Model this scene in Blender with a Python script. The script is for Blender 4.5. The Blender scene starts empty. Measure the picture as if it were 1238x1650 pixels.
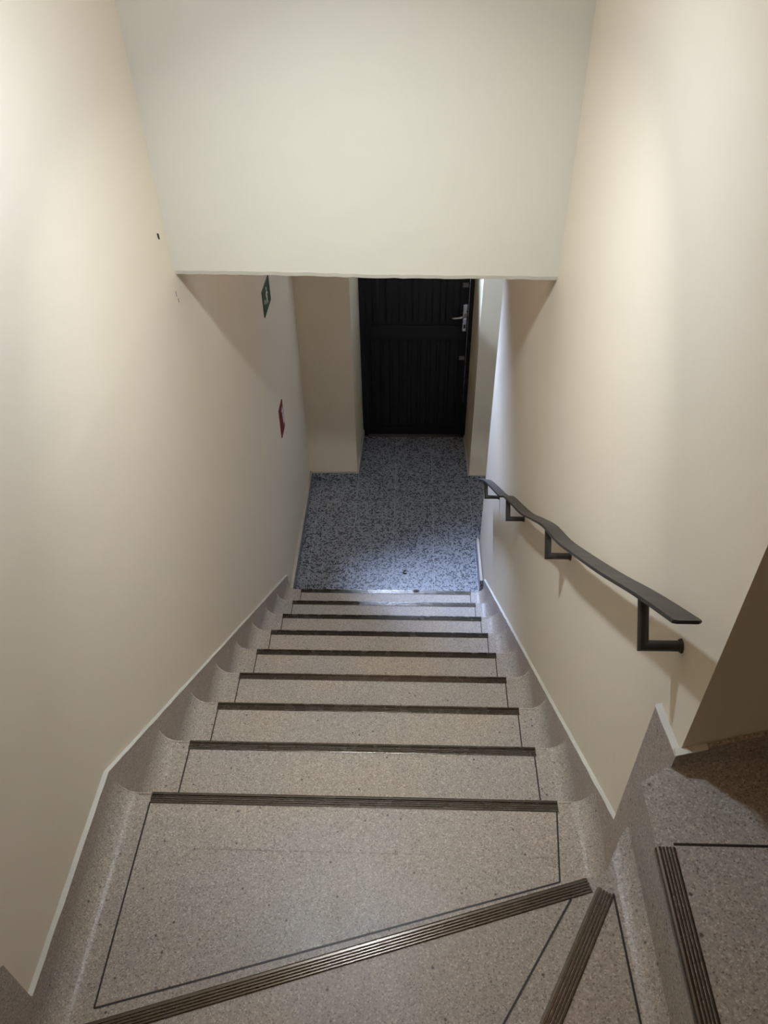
import bpy, bmesh, math, random
from mathutils import Matrix, Vector
random.seed(7)
S = bpy.context.scene
C = S.collection

# ---------------------------------------------------------------- camera
CAM = dict(f=1250.0, pitch=40.751, yaw=2.368, roll=0.937, loc=(0.0297, -0.0904, 3.2897))
def cam_matrix(p, y, r):
    Rz = Matrix.Rotation(y, 3, 'Z')
    Rx = Matrix.Rotation(-p, 3, 'X')
    cr, sr = math.cos(r), math.sin(r)
    Ry = Matrix(((cr, 0, sr), (0, 1, 0), (-sr, 0, cr)))
    M = Rz @ Rx @ Ry                      # columns: right, forward, up
    right, fwd, up = M.col[0], M.col[1], M.col[2]
    return Matrix((right, up, -fwd)).transposed()
cd = bpy.data.cameras.new('camera')
cam = bpy.data.objects.new('camera', cd); C.objects.link(cam)
cd.sensor_fit = 'VERTICAL'; cd.sensor_height = 24.0
cd.lens = 24.0 * CAM['f'] / 1650.0
cd.clip_start = 0.02
M3 = cam_matrix(math.radians(CAM['pitch']), math.radians(CAM['yaw']), math.radians(CAM['roll']))
cam.matrix_world = Matrix.Translation(CAM['loc']) @ M3.to_4x4()
S.camera = cam

# ---------------------------------------------------------------- exposure, world
S.view_settings.view_transform = 'Standard'
S.view_settings.look = 'None'
S.view_settings.gamma = 1.0
S.view_settings.use_curve_mapping = False
S.view_settings.exposure = 0.0
w = bpy.data.worlds.new('world'); S.world = w; w.use_nodes = True
w.node_tree.nodes['Background'].inputs[0].default_value = (0.55, 0.7, 1.0, 1)
w.node_tree.nodes['Background'].inputs[1].default_value = 0.3

# ---------------------------------------------------------------- lights
def light(name, kind, loc, energy, color, **kw):
    d = bpy.data.lights.new(name, kind); d.energy = energy; d.color = color
    for k, v in kw.items(): setattr(d, k, v)
    o = bpy.data.objects.new(name, d); C.objects.link(o); o.location = loc
    return o
def aim(o, target):
    o.rotation_euler = (Vector(target) - o.location).to_track_quat('-Z', 'Y').to_euler()
LAMP = (-0.13, 1.09, 3.29)
lamp = light('stairwell_lamp', 'AREA', LAMP, 7.8, (0.86, 1.0, 1.20), shape='DISK', size=0.07)
aim(lamp, (LAMP[0], LAMP[1] + 0.36, LAMP[2] - 1.0))
beam = light('stairwell_lamp_beam', 'AREA', LAMP, 4.7, (0.98, 1.02, 1.02), shape='DISK', size=0.07, spread=math.radians(98))
aim(beam, (LAMP[0] + 0.08, LAMP[1] + 0.50, LAMP[2] - 1.0))
light('stairwell_lamp_glow', 'POINT', LAMP, 1.6, (0.72, 1.0, 1.12), shadow_soft_size=0.035)
top_fill = light('upper_soft_fill', 'AREA', (-0.09, 1.0, 4.36), 5.6, (1.0, 0.60, 0.28), shape='RECTANGLE', size=0.9, size_y=1.6)  # unseen soft fill, added to even out the light on the upper walls
aim(top_fill, (-0.09, 1.0, 0.0))
day = light('daylight_outside', 'AREA', (-0.92, 6.1, 4.02), 4300.0, (0.57, 0.73, 1.12), shape='RECTANGLE', size=1.4, size_y=1.5)
aim(day, (0.05, 4.6, 2.3))
lob = light('lobby_warm_fill', 'AREA', (-0.05, 2.75, 2.72), 2.1, (1.0, 0.68, 0.50), shape='RECTANGLE', size=0.9, size_y=0.7)  # unseen warm fill, added to brighten the lower stairs and recess
sp = light('pier_fill_spot', 'SPOT', (-0.44, 3.72, 2.10), 95.0, (0.57, 0.79, 1.10), spot_size=math.radians(54), spot_blend=0.22, shadow_soft_size=0.03)  # unseen spot, added to make the bright patch on the upper pier
aim(sp, (0.50, 3.90, 1.70))

# ---------------------------------------------------------------- materials
def new_mat(name):
    m = bpy.data.materials.new(name); m.use_nodes = True
    nt = m.node_tree; b = nt.nodes['Principled BSDF']
    return m, nt, b
def N(nt, t, **kw):
    n = nt.nodes.new(t)
    for k, v in kw.items(): setattr(n, k, v)
    return n
def simple(name, col, rough=0.5, metal=0.0, spec=0.5):
    m, nt, b = new_mat(name)
    b.inputs['Base Color'].default_value = (*col, 1)
    b.inputs['Roughness'].default_value = rough
    b.inputs['Metallic'].default_value = metal
    b.inputs['Specular IOR Level'].default_value = spec
    tc = N(nt, 'ShaderNodeNewGeometry'); no = N(nt, 'ShaderNodeTexNoise')
    no.inputs['Scale'].default_value = 25; no.inputs['Detail'].default_value = 4
    nt.links.new(tc.outputs['Position'], no.inputs['Vector'])
    mp = N(nt, 'ShaderNodeMapRange'); mp.inputs['To Min'].default_value = rough * 0.85; mp.inputs['To Max'].default_value = min(1, rough * 1.15)
    nt.links.new(no.outputs['Fac'], mp.inputs['Value']); nt.links.new(mp.outputs['Result'], b.inputs['Roughness'])
    return m
def mix(nt, fac, a, b_, blend='MIX'):
    n = N(nt, 'ShaderNodeMix', data_type='RGBA', blend_type=blend)
    if isinstance(fac, float): n.inputs[0].default_value = fac
    else: nt.links.new(fac, n.inputs[0])
    for i, v in ((6, a), (7, b_)):
        if isinstance(v, tuple): n.inputs[i].default_value = (*v, 1)
        else: nt.links.new(v, n.inputs[i])
    return n.outputs[2]
def ramp(nt, src, stops, interp='LINEAR'):
    r = N(nt, 'ShaderNodeValToRGB'); r.color_ramp.interpolation = interp
    e = r.color_ramp.elements
    while len(e) < len(stops): e.new(0.5)
    for el, (p, c) in zip(e, stops):
        el.position = p; el.color = (c, c, c, 1) if isinstance(c, (int, float)) else (*c, 1)
    nt.links.new(src, r.inputs['Fac'])
    return r.outputs['Color']
def plaster(name, col, col2):
    m, nt, b = new_mat(name)
    g = N(nt, 'ShaderNodeNewGeometry')
    n1 = N(nt, 'ShaderNodeTexNoise'); n1.inputs['Scale'].default_value = 1.7; n1.inputs['Detail'].default_value = 5; n1.inputs['Roughness'].default_value = 0.55
    nt.links.new(g.outputs['Position'], n1.inputs['Vector'])
    f = ramp(nt, n1.outputs['Fac'], [(0.38, 0.0), (0.64, 1.0)])
    nt.links.new(mix(nt, f, col, col2), b.inputs['Base Color'])
    n2 = N(nt, 'ShaderNodeTexNoise'); n2.inputs['Scale'].default_value = 9; n2.inputs['Detail'].default_value = 3
    nt.links.new(g.outputs['Position'], n2.inputs['Vector'])
    bp = N(nt, 'ShaderNodeBump'); bp.inputs['Strength'].default_value = 0.25; bp.inputs['Distance'].default_value = 0.01
    nt.links.new(n2.outputs['Fac'], bp.inputs['Height']); nt.links.new(bp.outputs['Normal'], b.inputs['Normal'])
    b.inputs['Roughness'].default_value = 0.55; b.inputs['Specular IOR Level'].default_value = 0.3
    return m
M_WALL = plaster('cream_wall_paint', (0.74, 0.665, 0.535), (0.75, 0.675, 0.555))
M_LINT = plaster('darkened_cream_paint', (0.565, 0.538, 0.452), (0.575, 0.546, 0.460))  # wall cream darkened to offset strong lamp light on the beam
M_NICHE = plaster('ochre_cream_paint', (0.70, 0.60, 0.43), (0.71, 0.61, 0.45))
M_CEIL = plaster('ceiling_paint', (0.75, 0.73, 0.66), (0.76, 0.74, 0.68))

def terrazzo(name, base_a, base_b):
    m, nt, b = new_mat(name); L = nt.links
    g = N(nt, 'ShaderNodeNewGeometry'); P = g.outputs['Position']
    big = N(nt, 'ShaderNodeTexNoise'); big.inputs['Scale'].default_value = 3.2; big.inputs['Detail'].default_value = 4
    L.new(P, big.inputs['Vector'])
    c = mix(nt, ramp(nt, big.outputs['Fac'], [(0.38, 0.0), (0.62, 1.0)]), base_a, base_b)
    v = N(nt, 'ShaderNodeTexVoronoi'); v.inputs['Scale'].default_value = 400
    L.new(P, v.inputs['Vector'])
    sep = N(nt, 'ShaderNodeSeparateColor'); L.new(v.outputs['Color'], sep.inputs[0])
    grain = ramp(nt, sep.outputs[0], [(0.0, 0.52), (0.12, 0.80), (0.5, 1.0), (0.86, 1.12), (0.97, 1.48)])
    c = mix(nt, 1.0, c, grain, 'MULTIPLY')
    tint = mix(nt, sep.outputs[1], (1.0, 0.93, 0.86), (0.98, 1.0, 1.03))
    c = mix(nt, 1.0, c, tint, 'MULTIPLY')
    for sc, frac, col in ((210, 0.10, (0.11, 0.088, 0.07)), (100, 0.035, (0.06, 0.048, 0.04))):
        v2 = N(nt, 'ShaderNodeTexVoronoi'); v2.inputs['Scale'].default_value = sc
        L.new(P, v2.inputs['Vector'])
        s2 = N(nt, 'ShaderNodeSeparateColor'); L.new(v2.outputs['Color'], s2.inputs[0])
        rare = ramp(nt, s2.outputs[0], [(0.0, 1.0), (frac, 0.0)], 'CONSTANT')
        near = ramp(nt, v2.outputs['Distance'], [(0.0, 1.0), (0.18, 0.85), (0.36, 0.0)])
        f = mix(nt, 1.0, rare, near, 'MULTIPLY')
        c = mix(nt, f, c, col)
    L.new(c, b.inputs['Base Color'])
    rn = N(nt, 'ShaderNodeTexNoise'); rn.inputs['Scale'].default_value = 14; rn.inputs['Detail'].default_value = 5
    L.new(P, rn.inputs['Vector'])
    mr = N(nt, 'ShaderNodeMapRange'); mr.inputs['To Min'].default_value = 0.30; mr.inputs['To Max'].default_value = 0.52
    L.new(rn.outputs['Fac'], mr.inputs['Value']); L.new(mr.outputs['Result'], b.inputs['Roughness'])
    bp = N(nt, 'ShaderNodeBump'); bp.inputs['Strength'].default_value = 0.12; bp.inputs['Distance'].default_value = 0.0015
    L.new(sep.outputs[2], bp.inputs['Height']); L.new(bp.outputs['Normal'], b.inputs['Normal'])
    b.inputs['Specular IOR Level'].default_value = 0.5
    return m
M_TERR = terrazzo('beige_terrazzo', (0.380, 0.338, 0.280), (0.342, 0.322, 0.296))
M_SKIRT = terrazzo('skirting_terrazzo', (0.37, 0.315, 0.272), (0.352, 0.312, 0.282))
M_RIM = terrazzo('worn_highlight_terrazzo', (0.52, 0.47, 0.41), (0.50, 0.465, 0.43))  # paler terrazzo: edge wear plus the rim highlight put into the colour
M_FILLER = plaster('white_filler', (0.62, 0.62, 0.55), (0.50, 0.50, 0.45))

def floor_mat():
    m, nt, b = new_mat('dark_chip_terrazzo_tiles'); L = nt.links
    g = N(nt, 'ShaderNodeNewGeometry'); P = g.outputs['Position']
    big = N(nt, 'ShaderNodeTexNoise'); big.inputs['Scale'].default_value = 6
    L.new(P, big.inputs['Vector'])
    c = mix(nt, big.outputs['Fac'], (0.25, 0.265, 0.295), (0.33, 0.345, 0.375))
    warp = N(nt, 'ShaderNodeTexNoise'); warp.inputs['Scale'].default_value = 160
    L.new(P, warp.inputs['Vector'])
    vm = N(nt, 'ShaderNodeVectorMath', operation='MULTIPLY_ADD'); vm.inputs[1].default_value = (0.008,) * 3
    L.new(warp.outputs['Color'], vm.inputs[0]); L.new(P, vm.inputs[2])
    for sc, th, ed in ((92, 0.30, 0.10), (160, 0.26, 0.10), (300, 0.16, 0.10)):
        v = N(nt, 'ShaderNodeTexVoronoi'); v.inputs['Scale'].default_value = sc
        ve = N(nt, 'ShaderNodeTexVoronoi', feature='DISTANCE_TO_EDGE'); ve.inputs['Scale'].default_value = sc
        L.new(vm.outputs[0], v.inputs['Vector']); L.new(vm.outputs[0], ve.inputs['Vector'])
        s = N(nt, 'ShaderNodeSeparateColor'); L.new(v.outputs['Color'], s.inputs[0])
        pick = ramp(nt, s.outputs[0], [(0.0, 1.0), (th, 0.0)], 'CONSTANT')
        inn = ramp(nt, ve.outputs['Distance'], [(ed * 0.6, 0.0), (ed, 1.0)])
        c = mix(nt, mix(nt, 1.0, pick, inn, 'MULTIPLY'), c, (0.010, 0.012, 0.022))
    # tile joints, 25 cm grid
    sep = N(nt, 'ShaderNodeSeparateXYZ'); L.new(P, sep.inputs[0])
    tot = None
    for axis, off, width in ((0, 0.311, 0.0015), (1, -3.078, 0.0010)):
        a = N(nt, 'ShaderNodeMath', operation='ADD'); a.inputs[1].default_value = off + 5.0 + 0.125
        L.new(sep.outputs[axis], a.inputs[0])
        mo = N(nt, 'ShaderNodeMath', operation='MODULO'); mo.inputs[1].default_value = 0.25; L.new(a.outputs[0], mo.inputs[0])
        su = N(nt, 'ShaderNodeMath', operation='SUBTRACT'); su.inputs[1].default_value = 0.125; L.new(mo.outputs[0], su.inputs[0])
        ab = N(nt, 'ShaderNodeMath', operation='ABSOLUTE'); L.new(su.outputs[0], ab.inputs[0])
        lt = N(nt, 'ShaderNodeMath', operation='LESS_THAN'); lt.inputs[1].default_value = width; L.new(ab.outputs[0], lt.inputs[0])
        if tot is None: tot = lt.outputs[0]
        else:
            mx = N(nt, 'ShaderNodeMath', operation='MAXIMUM'); L.new(tot, mx.inputs[0]); L.new(lt.outputs[0], mx.inputs[1]); tot = mx.outputs[0]
    half = N(nt, 'ShaderNodeMath', operation='MULTIPLY'); half.inputs[1].default_value = 0.5; L.new(tot, half.inputs[0])
    c = mix(nt, half.outputs[0], c, (0.52, 0.52, 0.52))
    L.new(c, b.inputs['Base Color'])
    b.inputs['Roughness'].default_value = 0.36
    b.inputs['Specular IOR Level'].default_value = 0.5
    return m
M_FLOOR = floor_mat()
M_STRIP = simple('bronze_strip_metal', (0.125, 0.112, 0.095), 0.27, 0.95)
M_INLAY = simple('black_inlay', (0.014, 0.012, 0.011), 0.45)
M_RAIL = simple('dark_rail_paint', (0.022, 0.020, 0.019), 0.42)
M_DOOR = simple('black_door_paint', (0.009, 0.009, 0.010), 0.55, 0.0, 0.3)
M_CHROME = simple('brushed_chrome', (0.60, 0.60, 0.60), 0.28, 1.0)
M_BRASS = simple('old_latch_metal', (0.22, 0.19, 0.16), 0.45, 0.8)
M_GREEN = simple('sign_green', (0.006, 0.055, 0.028), 0.45)
M_RED = simple('sign_red', (0.14, 0.006, 0.009), 0.45)
M_WHITE = simple('sign_white', (0.72, 0.72, 0.70), 0.4)
M_BASEB = plaster('pale_baseboard', (0.50, 0.455, 0.38), (0.46, 0.42, 0.36))
M_DEB = simple('dark_scrap', (0.03, 0.025, 0.02), 0.7)
M_GLASS, _nt, _b = new_mat('pane_glass')
_t = N(_nt, 'ShaderNodeBsdfTransparent'); _gl = N(_nt, 'ShaderNodeBsdfGlossy'); _gl.inputs['Roughness'].default_value = 0.05
_mx = N(_nt, 'ShaderNodeMixShader'); _mx.inputs[0].default_value = 0.08
_nt.links.new(_t.outputs[0], _mx.inputs[1]); _nt.links.new(_gl.outputs[0], _mx.inputs[2])
_nt.links.new(_mx.outputs[0], _nt.nodes['Material Output'].inputs['Surface'])

# ---------------------------------------------------------------- mesh helpers
def obj(name, bm, mat, parent=None, smooth=False):
    bmesh.ops.recalc_face_normals(bm, faces=bm.faces)
    me = bpy.data.meshes.new(name); bm.to_mesh(me); bm.free()
    if smooth:
        for p in me.polygons: p.use_smooth = True
    me.materials.append(mat)
    o = bpy.data.objects.new(name, me); C.objects.link(o)
    if parent: o.parent = parent
    return o
def struct(name, bm, mat, smooth=False):
    o = obj(name, bm, mat, None, smooth); o['kind'] = 'structure'; return o
def tag(o, label, cat, group=None):
    o['label'] = label; o['category'] = cat
    if group: o['group'] = group
    return o
def empty(name, label, cat, loc=(0, 0, 0), group=None):
    o = bpy.data.objects.new(name, None); C.objects.link(o); o.location = loc
    return tag(o, label, cat, group)
def box(bm, x0, x1, y0, y1, z0, z1):
    v = [bm.verts.new((x, y, z)) for x in (x0, x1) for y in (y0, y1) for z in (z0, z1)]
    for q in ((0, 1, 3, 2), (4, 6, 7, 5), (0, 4, 5, 1), (2, 3, 7, 6), (0, 2, 6, 4), (1, 5, 7, 3)):
        bm.faces.new([v[i] for i in q])
    return v
def prism(bm, pts, a, b, axis=2):
    """extrude a 2-D polygon along an axis from a to b"""
    def mk(p, t):
        if axis == 2: return (p[0], p[1], t)
        if axis == 0: return (t, p[0], p[1])
        return (p[0], t, p[1])
    lo = [bm.verts.new(mk(p, a)) for p in pts]; hi = [bm.verts.new(mk(p, b)) for p in pts]
    n = len(pts)
    bm.faces.new(lo[::-1]); bm.faces.new(hi)
    for i in range(n): bm.faces.new((lo[i], lo[(i + 1) % n], hi[(i + 1) % n], hi[i]))
def sweep(bm, sections, closed=True, caps=True):
    """skin a list of equal-length point loops"""
    R = [[bm.verts.new(p) for p in s] for s in sections]; n = len(R[0])
    for a, b in zip(R, R[1:]):
        for i in range(n if closed else n - 1):
            bm.faces.new((a[i], a[(i + 1) % n], b[(i + 1) % n], b[i]))
    if caps: bm.faces.new(R[0][::-1]); bm.faces.new(R[-1])
def bevel(bm, w, seg=2):
    bmesh.ops.bevel(bm, geom=list(bm.edges), offset=w, segments=seg, affect='EDGES', profile=0.7)

# ---------------------------------------------------------------- layout numbers
XL, XR = -0.64, 0.46
Z0, RISE, RUN, Y0 = 1.629, 0.1810, 0.2532, 0.83
def zk(k): return Z0 - RISE * k
def yk(k): return Y0 + RUN * k
TOPZ = 4.4
LINT_L = (XL, 2.002, 2.369); LINT_R = (XR, 2.097, 2.308)

# ---------------------------------------------------------------- structure
bm = bmesh.new()   # left wall, leaning out very slightly above the beam
zs = [(-0.12, XL), (2.37, XL), (3.03, XL - 0.016), (TOPZ, XL - 0.03)]
sweep(bm, [[(x, y, z) for (x, y) in ((xw, -0.95), (xw, 4.62), (-0.86, 4.62), (-0.86, -0.95))] for z, xw in zs])
wall_left = struct('wall_left', bm, M_WALL)
bm = bmesh.new()
prism(bm, [(XR, 0.6), (0.61, 0.6), (0.61, 3.385), (XR + 0.006, 3.385), (XR, 2.0)], -0.12, TOPZ)
wall_right = struct('wall_right', bm, M_WALL)
bm = bmesh.new(); box(bm, 0.61, 2.2, 0.6, 0.72, -0.12, TOPZ); struct('wall_landing', bm, M_WALL)
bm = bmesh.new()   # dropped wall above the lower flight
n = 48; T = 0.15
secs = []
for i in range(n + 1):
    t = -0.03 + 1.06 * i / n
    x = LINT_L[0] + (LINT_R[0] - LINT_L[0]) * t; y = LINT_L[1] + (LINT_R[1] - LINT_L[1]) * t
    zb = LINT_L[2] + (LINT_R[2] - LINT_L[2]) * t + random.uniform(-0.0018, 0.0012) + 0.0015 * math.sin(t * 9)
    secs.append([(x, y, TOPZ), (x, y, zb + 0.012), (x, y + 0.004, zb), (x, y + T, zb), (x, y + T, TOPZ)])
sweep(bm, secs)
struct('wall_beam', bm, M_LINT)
bm = bmesh.new(); prism(bm, [(XL, 4.062), (-0.318, 4.066), (-0.302, 4.70), (XL, 4.70)], -0.12, 2.75)
struct('wall_niche', bm, M_NICHE)
bm = bmesh.new(); prism(bm, [(0.441, 4.095), (1.9, 4.095), (1.9, 4.70), (0.434, 4.70)], -0.12, 2.75)
struct('wall_pier', bm, M_NICHE)
bm = bmesh.new(); box(bm, -0.302, 0.434, 4.62, 4.70, 2.52, 2.75); struct('wall_entrance', bm, M_WALL)
bm = bmesh.new(); box(bm, 1.9, 2.0, 0.72, 4.70, -0.12, 2.75); struct('wall_lobby_side', bm, M_WALL)
bm = bmesh.new(); box(bm, XL, 1.9, 2.255, 4.70, 2.75, 2.85); struct('ceiling_lobby', bm, M_CEIL)
bm = bmesh.new(); box(bm, -0.86, 2.2, -0.95, 2.3, TOPZ, TOPZ + 0.1); struct('ceiling', bm, M_CEIL)
bm = bmesh.new(); box(bm, -0.86, 2.2, -1.05, -0.95, -0.12, TOPZ); struct('wall_back', bm, M_WALL)
bm = bmesh.new(); box(bm, 2.2, 2.3, -0.95, 0.72, -0.12, TOPZ); struct('wall_landing_side', bm, M_WALL)
bm = bmesh.new(); box(bm, XL, 1.9, 2.835, 4.70, -0.12, 0.0); struct('floor', bm, M_FLOOR)

# baseboards: chip terrazzo faces with a pale top edge
def baseboard(name, plan, h):
    bm = bmesh.new(); prism(bm, plan, 0, h); o = struct(name, bm, M_FLOOR)
    bm = bmesh.new(); prism(bm, plan, h, h + 0.004); obj('top_edge', bm, M_BASEB, o)
baseboard('baseboard_left', [(XL, 2.87), (XL + 0.016, 2.87), (XL + 0.016, 4.05), (XL, 4.062)], 0.070)
baseboard('baseboard_right', [(XR - 0.015, 3.03), (XR, 3.03), (XR, 3.385), (XR - 0.015, 3.385)], 0.085)
baseboard('baseboard_niche', [(XL + 0.016, 4.063), (XL + 0.016, 4.050), (-0.309, 4.053), (-0.294, 4.56), (-0.304, 4.56), (-0.318, 4.066)], 0.060)
baseboard('baseboard_pier', [(0.427, 4.56), (0.432, 4.083), (1.88, 4.083), (1.88, 4.095), (0.441, 4.095), (0.435, 4.56)], 0.022)

# ---------------------------------------------------------------- staircase
stairs = empty('staircase', 'beige terrazzo staircase with dark ridged metal nosings turning right at the top', 'staircase', (0, 0, 0))
NB = 0.010   # nosing radius in the step edge
def nose_profile(yb, yf, z, bot):
    """side profile of a straight step (y, z)"""
    pts = [(yb, bot), (yb, z)]
    for a in range(0, 6):
        t = math.pi / 2 * (1 - a / 5)
        pts.append((yf - NB + NB * math.cos(t), z - NB + NB * math.sin(t)))
    pts += [(yf, z - 0.03), (yf - 0.014, z - 0.042), (yf - 0.014, bot)]
    return pts
def strip(bm, p0, p1, back, z):
    """ridged metal nosing: front edge runs p0->p1, 'back' = unit vector pointing to the tread's rear"""
    prof = [(0.004, -0.014), (-0.002, -0.014), (-0.0028, -0.004), (-0.0015, 0.0014), (0.0012, 0.0030), (0.0048, 0.0030)]
    W = 0.0255; u = 0.0054
    for k in range(4):
        prof += [(u, -0.0008), (u + 0.0016, -0.0008), (u + 0.0018, 0.0022), (u + 0.0024, 0.0028), (u + 0.0042, 0.0028), (u + 0.0047, 0.0022)]
        u += 0.0049
    prof += [(W, 0.0020), (W, -0.002), (0.004, -0.002)]
    for p in (p0, p1): pass
    secs = [[(p[0] + back[0] * a, p[1] + back[1] * a, z + h) for a, h in prof] for p in (p0, p1)]
    sweep(bm, secs)
def line_inlay(bm, p0, p1, z, w=0.0035, h=0.0009):
    d = Vector((p1[0] - p0[0], p1[1] - p0[1])); n_ = Vector((-d.y, d.x)).normalized() * w / 2
    prism(bm, [(p0[0] + n_.x, p0[1] + n_.y), (p1[0] + n_.x, p1[1] + n_.y), (p1[0] - n_.x, p1[1] - n_.y), (p0[0] - n_.x, p0[1] - n_.y)], z - 0.004, z + h)
SK = 0.008          # skirting stands this far off the plaster
FA, FB = 0.045, 0.062   # cove width and height
def cove(bm, y0, y1, z, side, nseg=10):
    """concave fillet between a tread and the side wall"""
    xw = (XL + SK) if side < 0 else (XR - SK)
    s = 1 if side < 0 else -1
    def sec(y):
        pts = []
        for i in range(nseg + 1):
            t = math.pi / 2 * i / nseg
            pts.append((xw + s * FA * (1 - math.sin(t)), y, z + FB * (1 - math.cos(t)) + 0.0003))
        pts.append((xw - s * 0.006, y, z + FB)); pts.append((xw - s * 0.006, y, z - 0.02)); pts.append((xw + s * FA, y, z - 0.02))
        return pts
    sweep(bm, [sec(y0), sec(y1)])
XS0, XS1 = -0.556, 0.376
def worn_rim_highlight(y, z, side, r=0.0016):
    """pale worn arris with the rim highlight put into its colour, running from the end of the metal strip up the cove to the wall"""
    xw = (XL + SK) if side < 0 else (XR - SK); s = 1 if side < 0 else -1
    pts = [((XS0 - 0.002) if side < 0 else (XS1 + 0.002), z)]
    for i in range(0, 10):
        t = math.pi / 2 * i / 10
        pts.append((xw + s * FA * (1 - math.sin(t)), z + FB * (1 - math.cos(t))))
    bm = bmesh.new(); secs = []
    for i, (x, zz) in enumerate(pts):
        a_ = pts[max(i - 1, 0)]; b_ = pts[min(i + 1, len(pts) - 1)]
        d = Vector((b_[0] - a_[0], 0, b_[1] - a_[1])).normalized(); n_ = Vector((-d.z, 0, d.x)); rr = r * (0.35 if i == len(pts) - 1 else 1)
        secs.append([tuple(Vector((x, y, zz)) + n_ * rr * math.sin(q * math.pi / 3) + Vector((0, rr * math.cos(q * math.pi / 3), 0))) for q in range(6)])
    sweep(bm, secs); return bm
step_objs = []
for k in range(1, 9):
    z = zk(k); yf = yk(k); yb = yk(k - 1) - 0.014
    bot = max(z - 0.5, -0.1)
    bm = bmesh.new(); prism(bm, nose_profile(yb, yf, z, bot), XL, XR, 0)
    st = obj('step', bm, M_TERR, stairs)
    for sd in (-1, 1):
        bm = bmesh.new(); cove(bm, yb, yf - 0.001, z, sd); obj('cove', bm, M_TERR, st)
        obj('worn_rim_highlight', worn_rim_highlight(yf - 0.0018, z + 0.0003, sd), M_RIM, st)
    bm = bmesh.new(); strip(bm, (XS0, yf), (XS1, yf), (0, -1), z); obj('nosing_strip', bm, M_STRIP, st)
    for x in (XS0 + 0.003, XS1 - 0.004):
        bm = bmesh.new(); line_inlay(bm, (x, yb), (x, yf - 0.0255), z); obj('inlay_line', bm, M_INLAY, st)

# winder geometry (plan)
d1 = Vector((1, 0.301)).normalized()
def D1(x): return 0.574 + (x - 0.368) * 0.301
P1 = (0.415, D1(0.415))
d2 = Vector((-0.118, -0.197)).normalized()
D2a = Vector((0.348, 0.480)); D2far = D2a + d2 * 1.60
YB = -0.95
piv = (0.425, 0.600)
# step A: the wide straight-fronted tread
zA, zB, zC, zD = Z0, Z0 + RISE, Z0 + 2 * RISE, Z0 + 3 * RISE
bm = bmesh.new()
def slab_poly(bm, plan, z, bot): prism(bm, plan, bot, z)
prism(bm, nose_profile(0.70, Y0, zA, zA - 0.6), XL, XR, 0)
slab_poly(bm, [(XL, 0.20), (0.42, 0.55), (XR, 0.60), (XR, 0.7005), (XL, 0.7005)], zA, zA - 0.6)
stA = obj('step', bm, M_TERR, stairs)
bm = bmesh.new(); cove(bm, 0.26, Y0 - 0.001, zA, -1); obj('cove', bm, M_TERR, stA)
bm = bmesh.new(); cove(bm, 0.655, Y0 - 0.001, zA, 1); obj('cove', bm, M_TERR, stA)
for sd in (-1, 1): obj('worn_rim_highlight', worn_rim_highlight(Y0 - 0.0018, zA + 0.0003, sd), M_RIM, stA)
bm = bmesh.new(); strip(bm, (XS0, Y0), (XS1, Y0), (0, -1), zA); obj('nosing_strip', bm, M_STRIP, stA)
for a, b_ in (((-0.554, 0.390), (-0.556, 0.806)), ((-0.554, 0.390), (0.357, 0.648)), ((0.357, 0.648), (0.372, 0.806))):
    bm = bmesh.new(); line_inlay(bm, a, b_, zA); obj('inlay_line', bm, M_INLAY, stA)
# step B: wedge between the two slanting nosings
inset = Vector((d1.y, -d1.x)) * 0.012
bm = bmesh.new()
t2 = (D2a.x + d2.x * 1.65, D2a.y + d2.y * 1.65)
planB_top = [(XL, D1(XL)), (0.405, D1(0.405)), (0.445, 0.602), (0.415, 0.555), t2, (XL, YB)]
planB = [(p[0], p[1] - (0.012 if i in (0, 1) else 0)) for i, p in enumerate(planB_top)]
prism(bm, planB_top, zB - 0.03, zB); prism(bm, planB, zB - 0.7, zB - 0.03)
stB = obj('step', bm, M_TERR, stairs)
bm = bmesh.new(); cove(bm, YB, D1(XL) - 0.001, zB, -1); obj('cove', bm, M_TERR, stB)
back1 = (d1.y, -d1.x)
bm = bmesh.new(); strip(bm, (-0.556, D1(-0.556)), (0.372, D1(0.372)), back1, zB); obj('nosing_strip', bm, M_STRIP, stB)
bm = bmesh.new(); line_inlay(bm, (0.338, 0.538), (0.338 - 0.141 * 5, 0.538 - 0.203 * 5), zB); obj('inlay_line', bm, M_INLAY, stB)
# step C
n2 = Vector((-d2.y, d2.x))
if n2.x < 0: n2 = -n2
def D2p(t): return (D2a.x + d2.x * t, D2a.y + d2.y * t)
RX = 0.418
bm = bmesh.new()
planC = [D2p(-0.10), D2p(1.66), (RX + 0.02, YB), (RX + 0.02, 0.575), (0.415, 0.585)]
prism(bm, planC, zC - 0.03, zC)
planC2 = [(D2p(-0.09)[0] + n2.x * 0.012, D2p(-0.09)[1] + n2.y * 0.012), (D2p(1.64)[0] + n2.x * 0.012, D2p(1.64)[1] + n2.y * 0.012), (RX + 0.02, YB), (RX + 0.02, 0.575)]
prism(bm, planC2, zC - 0.7, zC - 0.03)
stC = obj('step', bm, M_TERR, stairs)
bm = bmesh.new(); strip(bm, D2p(0.0), D2p(1.55), (n2.x, n2.y), zC); obj('nosing_strip', bm, M_STRIP, stC)
bm = bmesh.new(); line_inlay(bm, (0.370, 0.471), (0.388, -0.35), zC); obj('inlay_line', bm, M_INLAY, stC)
bm = bmesh.new()    # cove at the foot of the next riser
pts = [(RX + 0.004, zC - 0.02), (RX - 0.046, zC - 0.02)]
for i in range(11):
    t = math.pi / 2 * i / 10
    pts.append((RX - 0.046 * (1 - math.sin(t)), zC + 0.055 * (1 - math.cos(t)) + 0.0004))
pts.append((RX + 0.004, zC + 0.055))
def yend(x): return min(0.5645, 0.480 + (x - 0.348) * 1.67 - 0.004)
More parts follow.
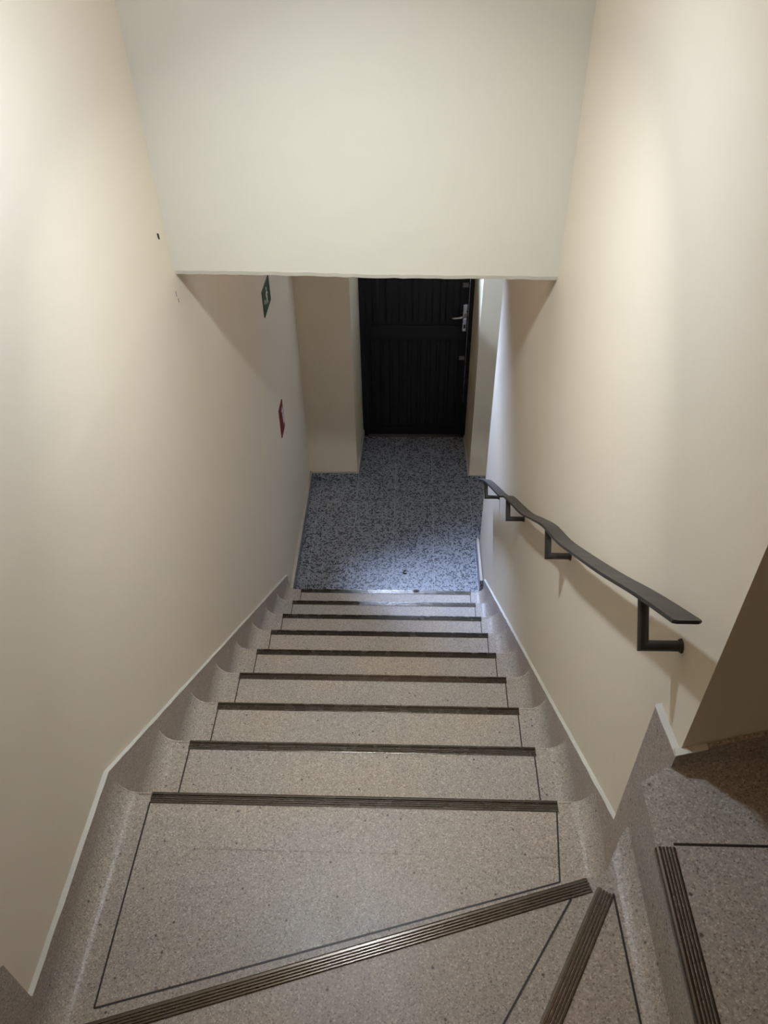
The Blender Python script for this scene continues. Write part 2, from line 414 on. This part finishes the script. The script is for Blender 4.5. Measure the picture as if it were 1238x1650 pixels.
sweep(bm, [[(x, YB, z) for x, z in pts], [(x, yend(x), z) for x, z in pts]]); obj('cove', bm, M_TERR, stC)
# step D and the ones above it, climbing to the right behind the wall corner
for j in range(5):
    z = zD + RISE * j; xf = 0.398 + RUN * j
    bm = bmesh.new()
    ye = 0.565 if j == 0 else 0.6
    top = [(xf, YB), (xf, ye), (min(xf + 0.06, XR + RUN * j), 0.6), (xf + RUN + 0.03, 0.6), (xf + RUN + 0.03, YB)]
    rz = [(xf + 0.012 if i < 2 else p[0], p[1] - (0.004 if i == 1 else 0)) for i, p in enumerate(top)]
    prism(bm, top, z - 0.028, z); prism(bm, rz, z - RISE * 1.6 - (0.4 if j == 0 else 0), z - 0.028)
    st = obj('step', bm, M_TERR, stairs)
    bm = bmesh.new(); strip(bm, (xf + 0.001, -0.62), (xf + 0.001, 0.461), (1, 0), z); obj('nosing_strip', bm, M_STRIP, st)
    bm = bmesh.new(); line_inlay(bm, (xf + 0.026, 0.466), (xf + RUN, 0.466), z); obj('inlay_line', bm, M_INLAY, st)
    bm = bmesh.new()  # cove against the wall that faces the camera
    yw = 0.6 - SK
    def csec(x, f):
        p_ = [(x, yw + 0.006, z - 0.02), (x, yw - 0.045 * f, z - 0.02)]
        for i in range(11):
            t = math.pi / 2 * i / 10
            p_.append((x, yw - 0.045 * f * (1 - math.sin(t)), z + 0.034 * f * (1 - math.cos(t)) + 0.0004))
        return p_ + [(x, yw + 0.006, z + 0.034 * f)]
    if j == 0: sweep(bm, [csec(XR - 0.0095, 0.25), csec(XR + 0.01, 0.7), csec(XR + 0.04, 1.0), csec(xf + RUN, 1.0)])
    else: sweep(bm, [csec(xf + 0.001, 1.0), csec(xf + RUN, 1.0)])
    obj('cove', bm, M_TERR, st)

# skirtings along the walls
def skirt(name, pts_top, pts_bot, x0, x1):
    bm = bmesh.new(); prism(bm, pts_top + pts_bot[::-1], x0, x1, 0)
    o = obj(name, bm, M_SKIRT, stairs); return o
sl = RISE / RUN
def ztop(y, off): return Z0 + off - sl * (y - Y0)
LOFF, ROFF = 0.095, 0.072
yl0 = Y0 - 0.012
skirt('skirting', [(YB, zD + 0.25), (0.10, zC + 0.05), (0.372, zB + 0.085), (0.372, zA + 0.112), (yl0, zA + 0.105), (2.90, ztop(2.90, LOFF) ), (2.90, 0.0)],
      [(YB, zB - 0.2), (0.10, zB - 0.2), (0.372, zA - 0.2), (0.372, zA - 0.2), (yl0, zA - 0.2), (2.70, 0.0), (2.90, 0.0)][:6], XL - 0.001, XL + SK)
skirt('skirting', [(0.69, ztop(0.69, ROFF)), (2.93, ztop(2.93, ROFF)), (2.93, 0.0)], [(0.69, zA - 0.2), (2.60, 0.0)], XR - SK, XR + 0.001)
# pale plaster edge lying on top of the skirtings
def edge_path(pts, x0, x1, th, seedv):
    random.seed(seedv); bm = bmesh.new(); secs = []
    dense = []
    for a, b_ in zip(pts, pts[1:]):
        n_ = max(2, int((Vector(b_) - Vector(a)).length / 0.03))
        dense += [(a[0] + (b_[0] - a[0]) * i / n_, a[1] + (b_[1] - a[1]) * i / n_) for i in range(n_)]
    dense.append(pts[-1])
    for y, z in dense:
        j = random.uniform(-0.0012, 0.0012); h = th * random.uniform(0.7, 1.15)
        secs.append([(x0, y, z - 0.001), (x0, y, z + h), (x1 + j, y, z + h * 0.25), (x1 + j * 0.5, y, z - 0.001)])
    sweep(bm, secs); return obj('filler_edge', bm, M_FILLER, stairs)
edge_path([(0.374, zA + 0.112), (yl0, zA + 0.105)], XL, XL + 0.0095, 0.004, 3)
edge_path([(yl0, zA + 0.105), (2.90, ztop(2.90, LOFF))], XL, XL + 0.009, 0.003, 5)
edge_path([(0.69, ztop(0.69, ROFF)), (2.93, ztop(2.93, ROFF))], XR, XR - 0.0090, 0.0035, 4)
# facing on the end of the right wall beside the turn
bm = bmesh.new(); prism(bm, [(0.5895, zA - 0.1), (0.5895, zD + 0.034), (0.700, zD + 0.010), (0.703, zA - 0.1)], XR - 0.010, XR + 0.001, 0); obj('end_facing', bm, M_SKIRT, stairs)
edge_path([(0.591, zD + 0.034), (0.703, zD + 0.010)], XR + 0.002, XR - 0.0105, 0.005, 12)
bm = bmesh.new()   # skirting under the shaded wall that faces the camera
prism(bm, [(XR - 0.0095, zD - 0.05), (XR - 0.0095, zD + 0.036), (XR + 0.13, zD + 0.102), (2.1, zD + 0.102 + 1.51 * sl), (2.1, zD - 0.05)], 0.6 - SK, 0.601, 1)
obj('skirting', bm, M_SKIRT, stairs)
bm = bmesh.new(); secs = []; random.seed(9)
for i in range(9):
    x = XR - 0.010 + 0.045 * i / 8; z = zD + 0.036 + (x - XR + 0.01) * 0.47; h = random.uniform(0.002, 0.005) * (1 - i / 10)
    secs.append([(x, 0.601, z - 0.002), (x, 0.601, z + h), (x, 0.6 - SK - 0.003, z + h * 0.5), (x, 0.6 - SK - 0.003, z - 0.002)])
sweep(bm, secs); obj('filler_edge', bm, M_FILLER, stairs)

# ---------------------------------------------------------------- handrail
rail = empty('handrail', 'dark flat wavy metal handrail on angled brackets along the right wall', 'handrail', (0.46, 1.8, 1.6))
RP = [(0.600, 2.508), (0.75, 2.402), (0.93, 2.268), (1.15, 2.112), (1.276, 2.026), (1.44, 1.928), (1.60, 1.812), (1.78, 1.680), (2.12, 1.462), (2.25, 1.360), (2.60, 1.134), (2.80, 1.000), (2.95, 0.885), (3.06, 0.806)]
def cr(p0, p1, p2, p3, t):
    return tuple(0.5 * (2 * b + (c - a) * t + (2 * a - 5 * b + 4 * c - d) * t * t + (3 * b - a - 3 * c + d) * t ** 3) for a, b, c, d in zip(p0, p1, p2, p3))
path = []
for i in range(len(RP) - 1):
    a = RP[max(i - 1, 0)]; d = RP[min(i + 2, len(RP) - 1)]
    for s in range(6): path.append(cr(a, RP[i], RP[i + 1], d, s / 6))
path.append(RP[-1])
def local(o, parent):   # keep world placement under a moved parent
    o.matrix_parent_inverse = Matrix.Translation(parent.location).inverted()
bm = bmesh.new(); secs = []
for i, (y, z) in enumerate(path):
    x0, x1 = 0.381, 0.419
    if i == 0: x0, x1 = 0.386, 0.414
    h = 0.0036
    secs.append([(x0, y, z - h), (x0 - 0.0008, y, z), (x0 + 0.001, y, z + h), (x1 - 0.001, y, z + h), (x1 + 0.0008, y, z), (x1, y, z - h)])
secs.insert(1, [(p[0], path[0][0] + 0.004, p[2] - 0.003) for p in [(0.381, 0, path[0][1] - 0.0036), (0.3802, 0, path[0][1]), (0.382, 0, path[0][1] + 0.0036), (0.418, 0, path[0][1] + 0.0036), (0.4198, 0, path[0][1]), (0.419, 0, path[0][1] - 0.0036)]])
sweep(bm, secs); o = obj('rail_bar', bm, M_RAIL, rail); local(o, rail)
def zrail(y):
    for (a, za), (b_, zb) in zip(path, path[1:]):
        if a <= y <= b_: return za + (zb - za) * (y - a) / (b_ - a)
def tube(bm, p0, p1, r, seg=16, sq=0.0):
    p0, p1 = Vector(p0), Vector(p1); d = (p1 - p0).normalized()
    u = d.orthogonal().normalized() if abs(d.z) < 0.9 else Vector((1, 0, 0)); v = d.cross(u)
    secs = []
    for p in (p0, p1):
        secs.append([tuple(p + (u * math.cos(2 * math.pi * i / seg) + v * math.sin(2 * math.pi * i / seg)) * r) for i in range(seg)])
    sweep(bm, secs)
for y, zf in ((0.707, 2.331), (1.400, 1.857), (2.088, 1.384), (2.770, 0.924)):
    bm = bmesh.new(); r = 0.0088; xb = 0.400
    ring = []
    def circ(c, nrm_u, nrm_v): return [tuple(Vector(c) + (Vector(nrm_u) * math.cos(2 * math.pi * i / 16) + Vector(nrm_v) * math.sin(2 * math.pi * i / 16)) * r) for i in range(16)]
    q = math.sqrt(0.5)
    yt = y + 0.052; zt = zrail(yt) - 0.002       # the post stands square to the sloping bar
    pd = Vector((0, yt - y, zt - zf)).normalized(); pn = Vector((0, pd.z, -pd.y))
    secs = [circ((xb, yt, zt), (1, 0, 0), pn),
            circ((xb, y, zf), Vector((1, 0, 0)) + pd, pn),
            circ((XR + 0.004, y, zf), pd, pn)]
    sweep(bm, secs)
    o = obj('bracket', bm, M_RAIL, rail); local(o, rail)
    for p in o.data.polygons: p.use_smooth = len(p.vertices) == 4
    o.data.set_sharp_from_angle(angle=math.radians(38))
    bm = bmesh.new(); random.seed(int(y * 100)); secs = []
    for x, rr in ((XR + 0.002, 0.0125), (XR - 0.0025, 0.0105), (XR - 0.0045, 0.0088)):
        secs.append([(x, y + math.cos(a * math.pi / 8) * rr * random.uniform(0.92, 1.14), zf + math.sin(a * math.pi / 8) * rr * random.uniform(0.92, 1.2)) for a in range(16)])
    sweep(bm, secs); w_ = obj('weld_collar', bm, M_RAIL, rail); local(w_, rail)

# ---------------------------------------------------------------- entrance door
DY = 4.60
bm = bmesh.new(); box(bm, -0.272, 0.408, DY - 0.012, DY + 0.03, 0.012, 2.02)
door = struct('door_1', bm, M_DOOR)
def dchild(name, bm, mat, smooth=False): return obj(name, bm, mat, door, smooth)
bm = bmesh.new()
for x0, x1 in ((-0.302, -0.268), (0.404, 0.434)): box(bm, x0, x1, DY - 0.03, DY + 0.06, 0, 2.10)
box(bm, -0.302, 0.434, DY - 0.03, DY + 0.06, 2.02, 2.10); dchild('door_frame', bm, M_DOOR)
def ribs(z0, z1, xs, wid):
    bm = bmesh.new()
    for x in xs:
        sweep(bm, [[(x - wid / 2, DY - 0.011, z), (x - wid / 4, DY - 0.018, z), (x + wid / 4, DY - 0.018, z), (x + wid / 2, DY - 0.011, z)] for z in (z0, z1)])
    return dchild('ribbed_panel', bm, M_DOOR)
ribs(0.905, 1.95, [-0.20 + 0.088 * i for i in range(7)], 0.052)
ribs(0.10, 0.775, [-0.225 + 0.0635 * i for i in range(10)], 0.030)
bm = bmesh.new(); box(bm, -0.23, 0.345, DY - 0.022, DY - 0.011, 0.795, 0.885); bevel(bm, 0.003); dchild('middle_rail', bm, M_DOOR)
bm = bmesh.new(); box(bm, -0.24, 0.40, DY - 0.020, DY - 0.011, 0.02, 0.078); bevel(bm, 0.003); dchild('kick_plate', bm, M_DOOR)
bm = bmesh.new(); box(bm, 0.4045, 0.4065, DY - 0.032, DY - 0.028, 0.3, 1.95); o = dchild('edge_trim', bm, M_CHROME); o['label'] = 'thin bright metal edge'
bm = bmesh.new(); box(bm, 0.371, 0.399, DY - 0.026, DY - 0.010, 0.845, 1.035); bevel(bm, 0.006, 3); hd = dchild('door_handle', bm, M_CHROME); hd['label'] = 'chrome handle plate and lever'
bm = bmesh.new(); pth = [(0.385, DY - 0.02, 0.965), (0.385, DY - 0.052, 0.965), (0.375, DY - 0.060, 0.965), (0.34, DY - 0.062, 0.960), (0.312, DY - 0.060, 0.956), (0.300, DY - 0.056, 0.956)]
rr = [0.008, 0.0075, 0.0075, 0.0065, 0.007, 0.004]; secs = []
for i, p in enumerate(pth):
    a = Vector(pth[max(i - 1, 0)]); b_ = Vector(pth[min(i + 1, len(pth) - 1)]); d = (b_ - a).normalized(); u = Vector((0, 0, 1)); v = d.cross(u).normalized()
    secs.append([tuple(Vector(p) + (u * math.cos(2 * math.pi * s / 12) + v * math.sin(2 * math.pi * s / 12)) * rr[i]) for s in range(12)])
sweep(bm, secs); obj('lever', bm, M_CHROME, hd, True)
bm = bmesh.new(); box(bm, 0.379, 0.391, DY - 0.0275, DY - 0.0255, 0.868, 0.896); obj('keyhole', bm, M_INLAY, hd)
for z in (1.165, 0.645):
    bm = bmesh.new(); box(bm, 0.362, 0.398, DY - 0.024, DY - 0.011, z - 0.014, z + 0.014); bevel(bm, 0.003); lt = dchild('latch_plate', bm, M_BRASS)
    bm = bmesh.new(); tube(bm, (0.372, DY - 0.024, z), (0.372, DY - 0.03, z), 0.005); obj('latch_knob', bm, M_BRASS, lt)
bm = bmesh.new(); box(bm, -0.30, 0.43, DY - 0.035, DY + 0.06, 0.0, 0.006); dchild('threshold', bm, M_BRASS)
# transom window over the door
bm = bmesh.new()
for b6 in ((-0.302, -0.275, 2.10, 2.52), (0.407, 0.434, 2.10, 2.52), (-0.275, 0.407, 2.10, 2.125), (-0.275, 0.407, 2.495, 2.52)):
    box(bm, b6[0], b6[1], DY, DY + 0.05, b6[2], b6[3])
win = struct('window_1', bm, M_DOOR)
bm = bmesh.new(); box(bm, -0.275, 0.407, DY + 0.02, DY + 0.024, 2.125, 2.495); obj('pane', bm, M_GLASS, win)

# ---------------------------------------------------------------- signs on the left wall
gs = empty('exit_sign', 'small green running-figure exit sign high on the left wall beyond the beam', 'sign', (XL, 3.265, 1.71))
bm = bmesh.new(); box(bm, XL, XL + 0.004, 3.168, 3.358, 1.648, 1.772); o = obj('sign_plate', bm, M_GREEN, gs); local(o, gs)
bm = bmesh.new()
def quad(bm, pts, x0, x1): prism(bm, pts, x0, x1, 0)
F0, F1 = XL + 0.004, XL + 0.0046
def disc(bm, cy, cz, r, n=12): quad(bm, [(cy + math.cos(2 * math.pi * i / n) * r, cz + math.sin(2 * math.pi * i / n) * r) for i in range(n)], F0, F1)
disc(bm, 3.268, 1.744, 0.008)
for pts in ([(3.258, 1.734), (3.275, 1.732), (3.268, 1.704), (3.254, 1.706)],            # torso
            [(3.266, 1.708), (3.262, 1.690), (3.276, 1.668), (3.284, 1.672), (3.272, 1.692), (3.276, 1.708)],  # leg
            [(3.256, 1.708), (3.246, 1.692), (3.230, 1.690), (3.230, 1.683), (3.250, 1.684), (3.264, 1.704)],
            [(3.273, 1.732), (3.292, 1.718), (3.288, 1.712), (3.271, 1.724)],
            [(3.258, 1.734), (3.242, 1.724), (3.246, 1.710), (3.251, 1.712), (3.250, 1.722), (3.260, 1.727)],
            [(3.19, 1.706), (3.205, 1.718), (3.205, 1.710), (3.225, 1.710), (3.225, 1.702), (3.205, 1.702), (3.205, 1.694)]):
    quad(bm, pts, F0, F1)
o = obj('running_figure', bm, M_WHITE, gs); local(o, gs); o['label'] = 'white running figure and arrow'
rs = empty('fire_sign', 'small red and white fire equipment sign low on the left wall', 'sign', (XL, 3.29, 1.01))
bm = bmesh.new(); box(bm, XL, XL + 0.004, 3.232, 3.345, 0.930, 1.098); o = obj('sign_plate', bm, M_RED, rs); local(o, rs)
bm = bmesh.new()
for pts in ([(3.300, 1.066), (3.328, 1.066), (3.328, 1.030), (3.300, 1.045)], [(3.308, 1.035), (3.330, 1.030), (3.334, 0.965), (3.314, 0.965)], [(3.285, 1.055), (3.303, 1.062), (3.300, 1.050)]):
    quad(bm, pts, F0, F1)
o = obj('white_symbol', bm, M_WHITE, rs); local(o, rs); o['label'] = 'white symbol on red plate'

# ---------------------------------------------------------------- small marks and scraps
for nm, y, z, h, wv in (('paint_chip', 1.927, 2.507, 0.009, 0.002), ('paint_chip', 1.975, 2.322, 0.010, 0.0015), ('paint_chip', 1.985, 2.298, 0.008, 0.0015)):
    bm = bmesh.new(); prism(bm, [(y - wv, z + h), (y + wv, z + h * 0.7), (y + wv * 1.5, z - h), (y - wv * 0.6, z - h * 0.4)], XL - (0.004 if z > 2.4 else 0.0), XL + 0.0006, 0)
    obj(nm, bm, M_DEB, wall_left)
bm = bmesh.new(); random.seed(2)
a0 = (0.078, 2.850, zk(8) + 0.0085)
secs = []
for i, r in enumerate((0.002, 0.008, 0.010, 0.007, 0.002)):
    secs.append([(a0[0] - 0.016 + 0.008 * i, a0[1] + math.cos(s * math.pi / 3) * r * random.uniform(0.7, 1.2), a0[2] + math.sin(s * math.pi / 3) * r * 0.6 - 0.002) for s in range(6)])
sweep(bm, secs); tag(obj('dirt_crumb', bm, M_DEB), 'dark crumb of dirt on the bottom step nosing', 'crumb')
bm = bmesh.new(); secs = []
for i in range(17):
    t = math.radians(60 + 250 * i / 16); cx, cy = 0.016 + 0.011 * math.cos(t), 3.177 + 0.014 * math.sin(t)
    rr_ = 0.0034
    secs.append([(cx + math.cos(t) * rr_ * math.cos(a), cy + math.sin(t) * rr_ * math.cos(a), 0.0026 + rr_ * math.sin(a)) for a in [k * math.pi / 3 for k in range(6)]])
sweep(bm, secs); tag(obj('curled_scrap', bm, M_DEB, None, True), 'small dark curled scrap lying on the speckled lobby floor', 'scrap')
